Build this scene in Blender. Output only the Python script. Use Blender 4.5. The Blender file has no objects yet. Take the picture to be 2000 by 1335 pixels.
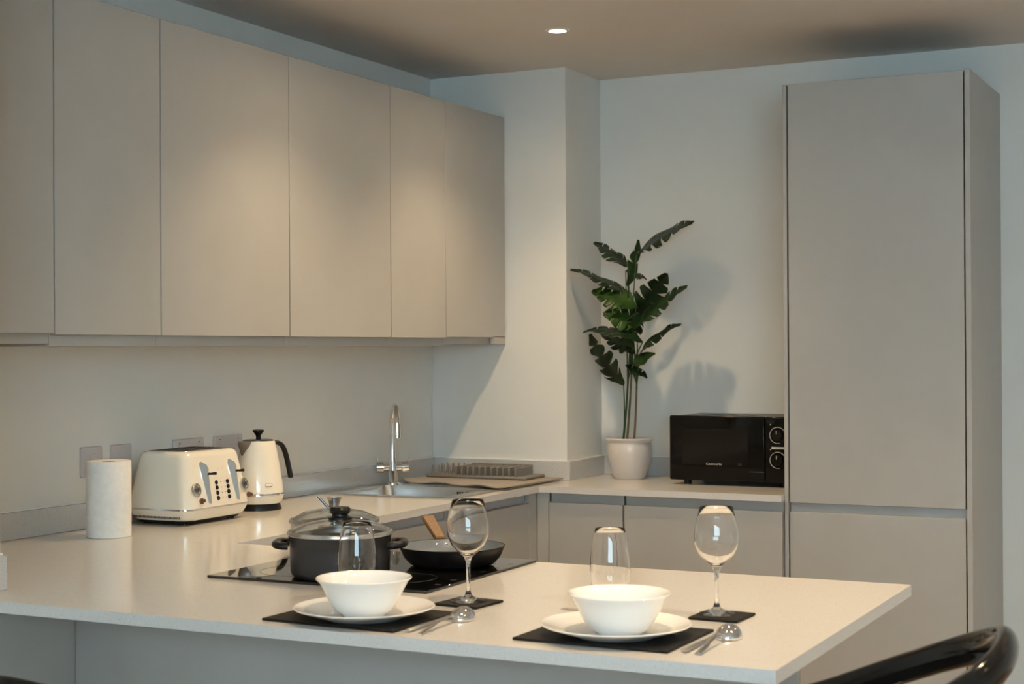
import bpy, bmesh, math, random
from mathutils import Vector, Matrix
random.seed(7)
S = bpy.context.scene
COL = S.collection

# ------------------------------------------------------------------ camera
CAM = Vector((3.0943, -5.5138, 1.4149))
YAW, PITCH, ROLL, FPX = math.radians(26.3732), math.radians(0.2664), math.radians(-0.3009), 3063.16
_s, _c = math.sin(YAW), math.cos(YAW)
_fw, _rt, _up = Vector((-_s, _c, 0)), Vector((_c, _s, 0)), Vector((0, 0, 1))
F2 = _fw * math.cos(PITCH) + _up * math.sin(PITCH)
U2 = _up * math.cos(PITCH) - _fw * math.sin(PITCH)
R3 = _rt * math.cos(ROLL) + U2 * math.sin(ROLL)
U3 = U2 * math.cos(ROLL) - _rt * math.sin(ROLL)
cd = bpy.data.cameras.new('camera'); cam = bpy.data.objects.new('camera', cd); COL.objects.link(cam)
cd.sensor_width = 36; cd.lens = FPX / 2000 * 36; cd.clip_start = 0.05
cam.matrix_world = Matrix((R3, U3, -F2)).transposed().to_4x4(); cam.matrix_world.translation = CAM
cd.dof.use_dof = True; cd.dof.focus_distance = 4.3; cd.dof.aperture_fstop = 7.0
S.camera = cam

def ray(u, v): return F2 + R3 * ((u - 1000) / FPX) - U3 * ((v - 667.5) / FPX)
def aty(u, v, y): d = ray(u, v); return CAM + d * ((y - CAM.y) / d.y)

# ------------------------------------------------------------------ world, light, exposure
W = bpy.data.worlds.new('daylight'); S.world = W; W.use_nodes = True
bg = W.node_tree.nodes['Background']; bg.inputs[0].default_value = (0.62, 0.86, 1.0, 1); bg.inputs[1].default_value = 14.0
S.view_settings.view_transform = 'Standard'; S.view_settings.look = 'None'
S.view_settings.gamma = 1; S.view_settings.use_curve_mapping = False
S.view_settings.exposure = -0.05
SPOT_W = 58.0
SPOT_COL = (1.0, 0.73, 0.43)

# ------------------------------------------------------------------ measures of the room
H, D, XC = 2.5036, 0.344, 0.5952            # ceiling, back wall, column edge
ZW, TH = 0.91, 0.023                        # worktop top, thickness
FX, FY = 0.6128, -0.2886                    # worktop front edges of the two runs
PN, PF, XE = -3.130, -2.148, 2.3702         # peninsula near, far, end
XPIER, YPIER = 0.631, -3.003
XR, YN = 6.0, -6.9                          # right wall, wall behind the camera
WX0, WX1, WZ0, WZ1 = 2.7, 5.3, 1.08, 2.36    # patio window behind the camera

# ------------------------------------------------------------------ materials
def mat(name, col, rough=0.5, metal=0.0, spec=None, coat=0, trans=0, ior=None, emit=None, es=0):
    m = bpy.data.materials.new(name); m.use_nodes = True
    b = m.node_tree.nodes['Principled BSDF']
    b.inputs['Base Color'].default_value = (*col, 1); b.inputs['Roughness'].default_value = rough
    b.inputs['Metallic'].default_value = metal
    if spec is not None: b.inputs['Specular IOR Level'].default_value = spec
    if coat: b.inputs['Coat Weight'].default_value = coat; b.inputs['Coat Roughness'].default_value = 0.03
    if trans: b.inputs['Transmission Weight'].default_value = trans
    if ior: b.inputs['IOR'].default_value = ior
    if emit: b.inputs['Emission Color'].default_value = (*emit, 1); b.inputs['Emission Strength'].default_value = es
    return m
def nodes(m): return m.node_tree.nodes, m.node_tree.links, m.node_tree.nodes['Principled BSDF']
def vary(m, c1, c2, scale, detail=4, lo=0.4, hi=0.6, bump=0, bscale=None, stretch=None):
    n, l, b = nodes(m)
    tc = n.new('ShaderNodeTexCoord'); mp = n.new('ShaderNodeMapping'); l.new(tc.outputs['Object'], mp.inputs[0])
    if stretch: mp.inputs['Scale'].default_value = stretch
    t = n.new('ShaderNodeTexNoise'); t.inputs['Scale'].default_value = scale; t.inputs['Detail'].default_value = detail
    l.new(mp.outputs[0], t.inputs['Vector'])
    r = n.new('ShaderNodeValToRGB'); l.new(t.outputs['Fac'], r.inputs[0])
    r.color_ramp.elements[0].position = lo; r.color_ramp.elements[0].color = (*c1, 1)
    r.color_ramp.elements[1].position = hi; r.color_ramp.elements[1].color = (*c2, 1)
    l.new(r.outputs[0], b.inputs['Base Color'])
    if bump:
        t2 = n.new('ShaderNodeTexNoise'); t2.inputs['Scale'].default_value = bscale or scale; l.new(mp.outputs[0], t2.inputs['Vector'])
        bp = n.new('ShaderNodeBump'); bp.inputs['Strength'].default_value = bump; bp.inputs['Distance'].default_value = 0.001
        l.new(t2.outputs['Fac'], bp.inputs['Height']); l.new(bp.outputs[0], b.inputs['Normal'])
    return m
M = {}
M['wall'] = vary(mat('wall_paint', (.74, .74, .70), 0.7), (.735, .735, .70), (.755, .755, .72), 3, bump=.08, bscale=260)
M['ceil'] = vary(mat('ceiling_paint', (.72, .69, .65), 0.8), (.71, .68, .64), (.73, .70, .66), 3)
M['cab'] = vary(mat('cabinet_matt', (.43, .42, .395), 0.42), (.425, .415, .39), (.44, .43, .405), 5, bump=.03, bscale=500)
M['gap'] = mat('dark_gap', (.03, .03, .03), 0.8)
M['rail'] = mat('rail_aluminium', (.46, .47, .47), 0.38, 0.35)
def quartz(name, base, dark, light):
    m = mat(name, base, 0.16); n, l, b = nodes(m)
    tc = n.new('ShaderNodeTexCoord')
    def noise(sc, p0, p1):
        t = n.new('ShaderNodeTexNoise'); t.inputs['Scale'].default_value = sc; t.inputs['Detail'].default_value = 2
        l.new(tc.outputs['Object'], t.inputs['Vector'])
        r = n.new('ShaderNodeValToRGB'); l.new(t.outputs['Fac'], r.inputs[0])
        r.color_ramp.elements[0].position = p0; r.color_ramp.elements[1].position = p1
        return r.outputs[0]
    def mix(f, a, c):
        x = n.new('ShaderNodeMix'); x.data_type = 'RGBA'; l.new(f, x.inputs[0])
        if isinstance(a, tuple): x.inputs[6].default_value = (*a, 1)
        else: l.new(a, x.inputs[6])
        x.inputs[7].default_value = (*c, 1); return x.outputs[2]
    c = mix(noise(330, .60, .70), base, dark); c = mix(noise(520, .62, .72), c, light); c = mix(noise(140, .70, .76), c, dark)
    l.new(c, b.inputs['Base Color']); return m
M['quartz'] = quartz('quartz_worktop', (.645, .63, .605), (.51, .495, .475), (.76, .75, .73))
M['upst'] = quartz('quartz_upstand', (.56, .555, .54), (.40, .39, .38), (.68, .67, .66))
M['seal'] = mat('white_sealant', (.85, .85, .83), 0.4)
M['cream'] = mat('cream_enamel', (.87, .82, .70), 0.16, coat=.6)
M['chrome'] = mat('chrome', (.82, .82, .82), 0.07, 1)
M['steel'] = mat('brushed_steel', (.60, .59, .57), 0.26, 1)
M['dsteel'] = mat('dark_steel', (.22, .21, .20), 0.3, 1)
M['black'] = mat('black_plastic', (.010, .010, .011), 0.3, spec=.3)
M['gloss'] = mat('black_gloss_plastic', (.006, .006, .006), 0.09, spec=.3, coat=.15)
M['mwblack'] = mat('microwave_black', (.005, .005, .005), 0.12, spec=.2)
M['mwtop'] = mat('microwave_top', (.010, .010, .010), 0.3, spec=.3)
M['screen'] = mat('microwave_glass', (.010, .0095, .009), 0.06, spec=.25)
M['print'] = mat('silver_print', (.55, .55, .53), 0.4)
M['dimprint'] = mat('dim_print', (.10, .10, .10), 0.4)
M['hob'] = mat('black_glass', (.004, .004, .004), 0.02, spec=.8)
M['hobmark'] = mat('hob_marking', (.06, .06, .06), 0.2)
M['pot'] = vary(mat('charcoal_nonstick', (.035, .037, .04), 0.36, .25), (.032, .034, .037), (.04, .042, .046), 400)
M['panin'] = vary(mat('pan_grey_coating', (.20, .22, .24), 0.3), (.19, .21, .23), (.21, .23, .25), 300)
M['wood'] = vary(mat('handle_wood', (.20, .095, .03), 0.5), (.16, .075, .022), (.25, .125, .042), 40, stretch=(6, 1, 6), lo=.3, hi=.7)
M['china'] = mat('white_china', (.86, .86, .84), 0.12, coat=.4)
M['slate'] = vary(mat('black_slate', (.012, .011, .011), 0.5, spec=.12), (.010, .009, .009), (.018, .017, .016), 60, bump=.3, bscale=120)
M['glass'] = mat('clear_glass', (1, 1, 1), 0.0, trans=1, ior=1.45)
M['lidglass'] = mat('lid_glass', (.93, .94, .93), 0.01, trans=1, ior=1.45)
M['pane'] = mat('window_glass', (1, 1, 1), 0.0, trans=1, ior=1.02)
M['paper'] = vary(mat('kitchen_paper', (.86, .85, .81), 0.9), (.84, .83, .79), (.88, .87, .83), 60, bump=.5, bscale=170)
M['card'] = mat('cardboard_core', (.30, .22, .15), 0.9)
M['plate_w'] = mat('socket_plastic', (.56, .53, .535), 0.35)
M['matgrey'] = vary(mat('drying_mat_fabric', (.33, .30, .27), 0.9), (.31, .28, .25), (.36, .33, .30), 180, bump=.4, bscale=400)
M['rackgrey'] = mat('rack_plastic', (.20, .19, .175), 0.5)
M['ceramic'] = mat('plant_pot_ceramic', (.66, .61, .57), 0.28, coat=.3)
M['soil'] = vary(mat('potting_soil', (.05, .035, .025), 1), (.03, .02, .015), (.08, .06, .04), 120, bump=1, bscale=150)
M['leaf'] = vary(mat('leaf_green', (.007, .022, .006), 0.42, spec=.3), (.004, .015, .005), (.011, .033, .008), 14)
M['leaf2'] = vary(mat('leaf_light_green', (.018, .055, .008), 0.42, spec=.3), (.012, .04, .006), (.026, .072, .011), 14)
M['stem'] = mat('stem_green', (.03, .075, .02), 0.5)
M['cane'] = vary(mat('stem_brown', (.20, .12, .05), 0.6), (.10, .09, .03), (.26, .15, .07), 9, stretch=(1, 1, 1))
M['lamp'] = mat('lamp_lens', (1, .9, .75), 0.4, emit=(1.0, .78, .50), es=14)
M['whitemetal'] = mat('white_bezel', (.75, .73, .70), 0.4)
M['alu'] = mat('window_frame_grey', (.25, .26, .27), 0.4)
M['floor'] = vary(mat('oak_laminate', (.30, .22, .15), 0.45), (.25, .18, .12), (.36, .27, .19), 6, stretch=(14, 1, 1), lo=.3, hi=.7)
M['brown'] = mat('bronze_button', (.20, .12, .09), 0.25, .6)
M['tealite'] = mat('label_ink', (.25, .25, .25), 0.5)

# ------------------------------------------------------------------ mesh helpers
def box(bm, x0, x1, y0, y1, z0, z1, bev=0, seg=1):
    vs = [bm.verts.new((x, y, z)) for z in (z0, z1) for y in (y0, y1) for x in (x0, x1)]
    fs = [bm.faces.new([vs[i] for i in q]) for q in ((0, 2, 3, 1), (4, 5, 7, 6), (0, 1, 5, 4), (2, 6, 7, 3), (0, 4, 6, 2), (1, 3, 7, 5))]
    if bev:
        es = list({e for f in fs for e in f.edges})
        bmesh.ops.bevel(bm, geom=es, offset=bev, segments=seg, affect='EDGES', profile=.5)
    return bm
def B(*a, **k): return box(bmesh.new(), *a, **k)
def lathe(bm, prof, seg=48, c=(0, 0, 0), axis='z'):
    rings = []
    for r, z in prof:
        if r < 1e-6: rings.append([bm.verts.new((0, 0, z))])
        else: rings.append([bm.verts.new((r * math.cos(2 * math.pi * i / seg), r * math.sin(2 * math.pi * i / seg), z)) for i in range(seg)])
    new = [v for r in rings for v in r]
    for a, b in zip(rings, rings[1:]):
        for i in range(seg):
            j = (i + 1) % seg
            if len(a) == 1 and len(b) == 1: continue
            if len(a) == 1: bm.faces.new((a[0], b[j], b[i]))
            elif len(b) == 1: bm.faces.new((a[i], a[j], b[0]))
            else: bm.faces.new((a[i], a[j], b[j], b[i]))
    for v in new:
        x, y, z = v.co
        if axis == 'x': v.co = (z, x, y)
        elif axis == 'y': v.co = (y, z, x)
        v.co += Vector(c)
    return bm
def L(prof, seg=48, c=(0, 0, 0), axis='z'): return lathe(bmesh.new(), prof, seg, c, axis)
def tube(bm, pts, rad, seg=12, flat=1.0, upv=None, cap=True):
    pts = [Vector(p) for p in pts]; n = len(pts)
    rad = [rad] * n if not isinstance(rad, (list, tuple)) else rad
    rings = []; prev = None
    for i, p in enumerate(pts):
        t = (pts[min(i + 1, n - 1)] - pts[max(i - 1, 0)]).normalized()
        if upv is not None: a = Vector(upv)
        elif prev is None: a = Vector((0, 0, 1)) if abs(t.z) < .9 else Vector((1, 0, 0))
        else: a = prev
        a = (a - t * a.dot(t)).normalized(); prev = a
        b = t.cross(a)
        r = rad[i]; ra, rb = (r if isinstance(r, tuple) else (r * flat, r))
        rings.append([bm.verts.new(p + a * (ra * math.cos(2 * math.pi * k / seg)) + b * (rb * math.sin(2 * math.pi * k / seg))) for k in range(seg)])
    for A, Bq in zip(rings, rings[1:]):
        for k in range(seg):
            j = (k + 1) % seg; bm.faces.new((A[k], A[j], Bq[j], Bq[k]))
    if cap: bm.faces.new(rings[0][::-1]); bm.faces.new(rings[-1])
    return bm
def T(*a, **k): return tube(bmesh.new(), *a, **k)
def rrect(hx, hy, r, cx=0, cy=0, n=6):
    out = []
    for sx, sy, a0 in ((1, 1, 0), (-1, 1, 90), (-1, -1, 180), (1, -1, 270)):
        for k in range(n + 1):
            a = math.radians(a0 + 90 * k / n); out.append((cx + sx * (hx - r) + r * math.cos(a), cy + sy * (hy - r) + r * math.sin(a)))
    return out
def loft(bm, secs, cap=True, n=6):
    rings = [[bm.verts.new((x, y, s[0])) for x, y in rrect(*s[1:4], *(s[4:6] if len(s) > 4 else (0, 0)), n=n)] for s in secs]
    for a, b in zip(rings, rings[1:]):
        m = len(a)
        for k in range(m):
            j = (k + 1) % m; bm.faces.new((a[k], a[j], b[j], b[k]))
    if cap: bm.faces.new(rings[0][::-1]); bm.faces.new(rings[-1])
    return bm
def LF(secs, **k): return loft(bmesh.new(), secs, **k)
def prism(bm, poly, z0, z1):
    a = [bm.verts.new((x, y, z0)) for x, y in poly]; b = [bm.verts.new((x, y, z1)) for x, y in poly]
    bm.faces.new(a[::-1]); bm.faces.new(b)
    for i in range(len(a)):
        j = (i + 1) % len(a); bm.faces.new((a[i], a[j], b[j], b[i]))
    return bm
def spline(P, n=8):
    P = [Vector(p) for p in P]; out = []
    for i in range(len(P) - 1):
        p0, p1, p2, p3 = P[max(i - 1, 0)], P[i], P[i + 1], P[min(i + 2, len(P) - 1)]
        for k in range(n):
            t = k / n
            out.append(.5 * ((2 * p1) + (p2 - p0) * t + (2 * p0 - 5 * p1 + 4 * p2 - p3) * t * t + (3 * p1 - p0 - 3 * p2 + p3) * t ** 3))
    return out + [P[-1]]
def xf(bm, m): bmesh.ops.transform(bm, matrix=m, verts=bm.verts[:]); return bm

def link(name, bm, material, parent=None, world=False, smooth=None):
    """one mesh object; world=True means the mesh was written in room coordinates"""
    if world and parent is not None: xf(bm, parent.matrix_basis.inverted() if parent.parent is None else (parent.parent.matrix_basis @ parent.matrix_basis).inverted())
    bmesh.ops.recalc_face_normals(bm, faces=bm.faces[:])
    me = bpy.data.meshes.new(name); bm.to_mesh(me); bm.free()
    me.materials.append(M[material])
    if smooth is None: smooth = 40
    if smooth:
        me.polygons.foreach_set('use_smooth', [True] * len(me.polygons))
        me.set_sharp_from_angle(angle=math.radians(smooth))
    o = bpy.data.objects.new(name, me); COL.objects.link(o)
    if parent is not None: o.parent = parent
    return o
def tag(o, label, cat, group=None):
    o['label'] = label; o['category'] = cat
    if group: o['group'] = group
    return o
def thing(name, label, cat, loc=(0, 0, 0), rz=0, group=None):
    o = bpy.data.objects.new(name, None); COL.objects.link(o); o.empty_display_size = .05
    o.location = loc; o.rotation_euler = (0, 0, rz)
    o.matrix_basis = Matrix.Translation(loc) @ Matrix.Rotation(rz, 4, 'Z')
    return tag(o, label, cat, group)
def struct(name, bm, m, smooth=0):
    o = link(name, bm, m, smooth=smooth); o['kind'] = 'structure'; return o
def copy_thing(o, loc, rz=0):
    c = o.copy(); COL.objects.link(c); c.matrix_basis = Matrix.Translation(loc) @ Matrix.Rotation(rz, 4, 'Z')
    for ch in list(o.children):
        k = ch.copy(); COL.objects.link(k); k.parent = c
        for g in list(ch.children):
            q = g.copy(); COL.objects.link(q); q.parent = k
    return c
def text(name, body, size, m, parent, mw, extrude=0.0002):
    cu = bpy.data.curves.new(name, 'FONT'); cu.body = body; cu.size = size; cu.extrude = extrude; cu.align_x = 'CENTER'; cu.align_y = 'CENTER'
    o = bpy.data.objects.new(name, cu); COL.objects.link(o)
    me = bpy.data.meshes.new_from_object(o.evaluated_get(bpy.context.evaluated_depsgraph_get()))
    bpy.data.objects.remove(o); bpy.data.curves.remove(cu)
    me.transform(mw); me.materials.clear(); me.materials.append(M[m]); me.name = name
    q = bpy.data.objects.new(name, me); COL.objects.link(q); q.parent = parent
    return q

# ------------------------------------------------------------------ the room
struct('floor', B(-.2, XR + .2, YN - .2, D + .2, -.1, 0), 'floor')
struct('ceiling', B(-.2, XR + .2, YN - .2, D + .2, H, H + .1), 'ceil')
struct('wall_left', B(-.15, 0, YPIER, D + .15, 0, H), 'wall')
struct('wall_back', B(0, XR, D, D + .15, 0, H), 'wall')
struct('wall_column', B(0, XC, 0, D, 0, H, bev=.002), 'wall', smooth=30)
struct('wall_pier', B(-.15, XPIER, YN, YPIER, 0, H, bev=.002), 'wall', smooth=30)
struct('wall_right', B(XR, XR + .15, YN, D + .15, 0, H), 'wall')
bm = bmesh.new()
box(bm, XPIER, WX0, YN - .15, YN, 0, H); box(bm, WX1, XR, YN - .15, YN, 0, H)
box(bm, WX0, WX1, YN - .15, YN, WZ1, H); box(bm, WX0, WX1, YN - .15, YN, 0, WZ0)
struct('wall_front', bm, 'wall')
bm = bmesh.new(); f = .05; xm = (WX0 + WX1) / 2
for a in ((WX0, WX0 + f, WZ0, WZ1), (WX1 - f, WX1, WZ0, WZ1), (xm - f / 2, xm + f / 2, WZ0, WZ1)): box(bm, a[0], a[1], YN - .11, YN - .04, a[2], a[3])
for z in (WZ0, WZ1 - f): box(bm, WX0 + f, WX1 - f, YN - .11, YN - .04, z, z + f)
win = struct('window_1', bm, 'alu')
for a, b in ((WX0 + f, xm - f / 2), (xm + f / 2, WX1 - f)): link('pane', B(a, b, YN - .08, YN - .074, WZ0 + f, WZ1 - f), 'pane', win, smooth=0)
ld = bpy.data.lights.new('window_portal', 'AREA'); ld.shape = 'RECTANGLE'; ld.size = WX1 - WX0; ld.size_y = WZ1 - WZ0
ld.cycles.is_portal = True
lo = bpy.data.objects.new('window_portal', ld); COL.objects.link(lo)
lo.location = (xm, YN - .16, (WZ0 + WZ1) / 2); lo.rotation_euler = (math.radians(90), 0, 0)

# ------------------------------------------------------------------ ceiling downlights (recessed)
def downlight(x, y, label):
    t = thing('ceiling_downlight', label, 'downlight', (x, y, H), 0, 'recessed ceiling downlights')
    link('bezel', L([(.031, -.001), (.031, -.004), (.036, -.005), (.041, -.003), (.042, 0), (.031, -.0005)], 40), 'whitemetal', t)
    link('lens', L([(0, -.006), (.018, -.005), (.0305, -.001), (.0305, -.0002), (0, -.0002)], 32), 'lamp', t)
    d = bpy.data.lights.new('downlight_beam', 'SPOT'); d.energy = SPOT_W; d.color = SPOT_COL
    d.spot_size = math.radians(113); d.spot_blend = 1.0; d.shadow_soft_size = .028
    o = bpy.data.objects.new('downlight_beam', d); COL.objects.link(o); o.parent = t; o.location = (0, 0, -.04)
    d2 = bpy.data.lights.new('downlight_spill', 'SPOT'); d2.energy = SPOT_W * .11; d2.color = SPOT_COL      # weak wide spill around the beam
    d2.spot_size = math.radians(166); d2.spot_blend = 0.6; d2.shadow_soft_size = .028
    o2 = bpy.data.objects.new('downlight_spill', d2); COL.objects.link(o2); o2.parent = t; o2.location = (0, 0, -.04)
LIGHTS = [(.86, -.645, 'lit recessed round ceiling spotlight near the boxed-out wall column'),
          (.86, -1.60, 'recessed ceiling spotlight in front of the wall cupboards, away from the column'),
          (1.95, -1.75, 'recessed ceiling spotlight over the aisle in front of the tall unit'),
          (2.15, -3.10, 'recessed ceiling spotlight above the place settings'),
          (3.05, -1.10, 'recessed ceiling spotlight beside the tall unit end panel'),
          (3.05, -2.75, 'recessed ceiling spotlight past the free end of the peninsula'),
          (1.95, -4.60, 'added unseen living-area fill spotlight on the pier side'),  # living-area lamps: added out of view to raise ambient light on the walls
          (3.60, -4.60, 'added unseen living-area fill spotlight near the window'),
          (4.60, -2.75, 'added unseen living-area fill spotlight toward the far side wall'),
          (4.60, -1.00, 'added unseen living-area fill spotlight in the corner past the tall unit')]
for a in LIGHTS: downlight(*a)

# ------------------------------------------------------------------ wall cupboards
U, DT = 0.335, 0.018
seams = [-2.990, -2.5161, -2.1033, -1.4875, -0.880, -0.4881, -0.006]
wl = ['matt greige wall cupboard door beside the pier, its lower edge set slightly higher',
      'narrow matt greige wall cupboard second from the pier',
      'wide matt greige wall cupboard above the paper roll and toaster',
      'wide matt greige wall cupboard over the counter between kettle and tap',
      'narrow matt greige wall cupboard catching the warm spotlight glow',
      'matt greige end wall cupboard against the boxed-out column']
for i, lab in enumerate(wl):
    y0, y1 = seams[i], seams[i + 1]; dz = .006 if i in (0, 5) else 0
    zb, zd, zt = 1.4288 + dz, 1.4575 + dz * .6, 2.3224 + dz * .5
    t = thing('wall_cupboard', lab, 'cupboard', (.001, (y0 + y1) / 2, zb), 0, 'wall cupboards on the long wall')
    link('carcass', B(.001, U - DT - .0015, y0 + .0006, y1 - .0006, zb, zt - .001, bev=.0008, seg=1), 'cab', t, True)
    ye = y1 - .10 if i == 5 else y1
    if i == 5:
        bmx = bmesh.new(); box(bmx, U - DT, U - .0005, y0 + .0013, y1 - .001, zd, zt, bev=.0012); box(bmx, U - DT, U - .0005, ye, y1 - .001, zb + .0005, zd + .004, bev=.0006, seg=1)
        link('door', bmx, 'cab', t, True)
    else: link('door', B(U - DT, U, y0 + .0022, y1 - .0022, zd, zt, bev=.0012), 'cab', t, True)

# ------------------------------------------------------------------ base units
ZB = ZW - TH                       # underside of the worktops
DTOP = .8505                       # top of base doors
XF, YF = .594, -.270               # door faces of left and back run
def base_unit(label, axis, a0, a1, fill=None):
    """axis 'y': on the left run, door faces +x; axis 'x': on the back run, door faces -y"""
    t = thing('base_unit', label, 'cupboard', ((.3, (a0 + a1) / 2, 0) if axis == 'y' else ((a0 + a1) / 2, .03, 0)), 0, 'base units under the worktop')
    if axis == 'y':
        cb = bmesh.new(); X = XF - DT - .001
        box(cb, .002, X, a0 + .0005, a0 + .016, .10, ZB - .001); box(cb, .002, X, a1 - .016, a1 - .0005, .10, ZB - .001)
        box(cb, .002, X, a0 + .016, a1 - .016, .10, .118); box(cb, .002, .012, a0 + .016, a1 - .016, .118, ZB - .001)
        link('carcass', cb, 'cab', t, True)
        link('door', B(XF - DT, XF, a0 + .0013, a1 - .0013, .105, DTOP, bev=.0012), 'cab', t, True)
        link('grip_rail', B(X - .022, X - .002, a0 + .017, a1 - .017, DTOP - .03, ZB - .002), 'rail', t, True)
        link('plinth', B(.50, .516, a0, a1, 0, .0995), 'cab', t, True)
    else:
        Y = YF + DT + .001
        link('carcass', B(a0 + .0005, a1 - .0005, Y + .022, D - .004, .10, ZB - .001), 'cab', t, True)
        link('door', B(a0 + .0013, a1 - .0013, YF, YF + DT, .105, DTOP, bev=.0012), 'cab', t, True)
        link('grip_rail', B(a0 + .002, a1 - .002, Y + .002, Y + .021, DTOP - .03, ZB - .002), 'rail', t, True)
        link('plinth', B(a0, a1, YF + .07, YF + .086, 0, .0995), 'cab', t, True)
    return t
base_unit('greige base unit below the toaster and kettle', 'y', -2.12, -1.53)
base_unit('greige base unit between the kettle and the sink', 'y', -1.53, -.93)
base_unit('greige sink base unit with a recessed grip rail, beside the inner corner', 'y', -.93, -.3364)
cp = thing('corner_post', 'greige corner filler post where the two runs meet', 'post', (.6, -.28, 0))
link('filler', B(XF - DT, XF, -.3358, YF - .0005, .105, ZB - .001, bev=.001), 'cab', cp, True)
link('filler', B(XF + .0005, .6396, YF - .0005, YF + DT, .105, ZB - .001, bev=.001), 'cab', cp, True)
base_unit('narrow greige base unit below the potted plant', 'x', .6412, .9355)
base_unit('wide greige base unit below the microwave', 'x', .9405, 1.5285)

# ------------------------------------------------------------------ tall unit
TX0, TX1, TYF, TZ = 1.5316, 2.1630, -.2541, 2.3215
t = thing('tall_unit', 'full-height greige fridge housing with two doors, at the end of the back run', 'cupboard', ((TX0 + TX1) / 2, .04, 0))
link('end_panel', B(TX0, TX0 + .0135, TYF, D - .002, 0, TZ, bev=.001), 'cab', t, True)
link('end_panel', B(TX1 - .018, TX1, TYF, D - .002, 0, TZ + .004, bev=.001), 'cab', t, True)
link('carcass', B(TX0 + .014, TX1 - .0185, TYF + .026, D - .002, .10, TZ - .002), 'gap', t, True)
link('door', B(TX0 + .0185, TX1 - .0225, TYF + .001, TYF + .02, .8833, TZ, bev=.0012), 'cab', t, True)
link('door', B(TX0 + .0185, TX1 - .0225, TYF + .001, TYF + .02, .105, .8515, bev=.0012), 'cab', t, True)
link('grip_rail', B(TX0 + .0165, TX1 - .0205, TYF + .021, TYF + .0255, .835, .8815), 'rail', t, True)
link('plinth', B(TX0 + .014, TX1 - .0185, TYF + .06, TYF + .076, 0, .0995), 'cab', t, True)

# ------------------------------------------------------------------ peninsula base
PB = -2.800
t = thing('peninsula_cupboard', 'blue-grey shadowed panelled base under the breakfast peninsula', 'cupboard', (1.45, -2.5, 0))
link('carcass', B(.66, 1.83, PB + .019, -2.20, .10, .865), 'cab', t, True)
link('back_panel', B(.6525, 2.310, PB, PB + .018, 0, ZB - .001, bev=.0008, seg=1), 'cab', t, True)
link('end_panel', B(1.8305, 1.8485, PB + .019, -2.18, 0, ZB - .001, bev=.0008, seg=1), 'cab', t, True)
link('end_panel', B(XPIER + .002, .6515, PN + .02, PB + .018, 0, ZB - .001, bev=.0008, seg=1), 'cab', t, True)
for a, b in ((.66, 1.245), (1.245, 1.83)): link('door', B(a + .0015, b - .0015, -2.198, -2.18, .105, DTOP, bev=.001), 'cab', t, True)

# ------------------------------------------------------------------ worktops and upstands
SX0, SX1, SY0, SY1 = .085, .51, -.848, -.50   # sink bowl cut-out
bm = bmesh.new()
box(bm, .001, FX, PF + .0006, SY0 - .004, ZB, ZW); box(bm, .001, SX0 - .004, SY0 - .004, SY1 + .004, ZB, ZW)
box(bm, SX1 + .004, FX, SY0 - .004, SY1 + .004, ZB, ZW); box(bm, .001, FX, SY1 + .004, -.001, ZB, ZW)
box(bm, FX, TX0 - .001, FY, D - .001, ZB, ZW)
bmesh.ops.remove_doubles(bm, verts=bm.verts[:], dist=1e-5)
tag(link('worktop', bm, 'quartz', smooth=0), 'L-shaped speckled cream quartz worktop holding sink, kettle, plant and microwave', 'worktop')
bm = prism(bmesh.new(), [(.001, YPIER + .001), (XPIER + .001, YPIER + .001), (XPIER + .001, PN), (XE, PN), (XE, PF), (.001, PF)], ZB, ZW)
tag(link('peninsula_worktop', bm, 'quartz', smooth=0), 'speckled cream quartz peninsula top laid with two place settings and the hob', 'worktop')
HU, TU = .0728, .018
def upstand(label, a, cap):
    t = thing('upstand', label, 'upstand', ((a[0] + a[1]) / 2, (a[2] + a[3]) / 2, ZW), 0, 'quartz upstands')
    link('strip', B(*a, ZW + .0003, ZW + HU, bev=.0008, seg=1), 'upst', t, True)
    link('sealant', B(*cap, ZW + HU + .0001, ZW + HU + .0035), 'seal', t, True)
upstand('long grey quartz upstand behind toaster, kettle and tap', (.001, TU, YPIER + .002, -.0015), (.001, .006, YPIER + .002, -.007))
upstand('grey quartz upstand on the column face behind the dish rack', (TU + .0005, XC + TU, -TU, -.001), (TU, XC, -.006, -.001))
upstand('short grey quartz upstand on the side of the column', (XC + .001, XC + TU, -.0005, D - TU - .001), (XC + .001, XC + .006, 0, D - TU))
upstand('grey quartz upstand behind plant pot and microwave', (XC + .001, TX0 - .001, D - TU, D - .001), (XC + .007, TX0 - .001, D - .006, D - .001))
upstand('short pale quartz upstand on the pier at the peninsula end', (XPIER + .0015, XPIER + TU, PN + .03, YPIER), (XPIER + .001, XPIER + .006, PN + .03, YPIER))

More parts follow.
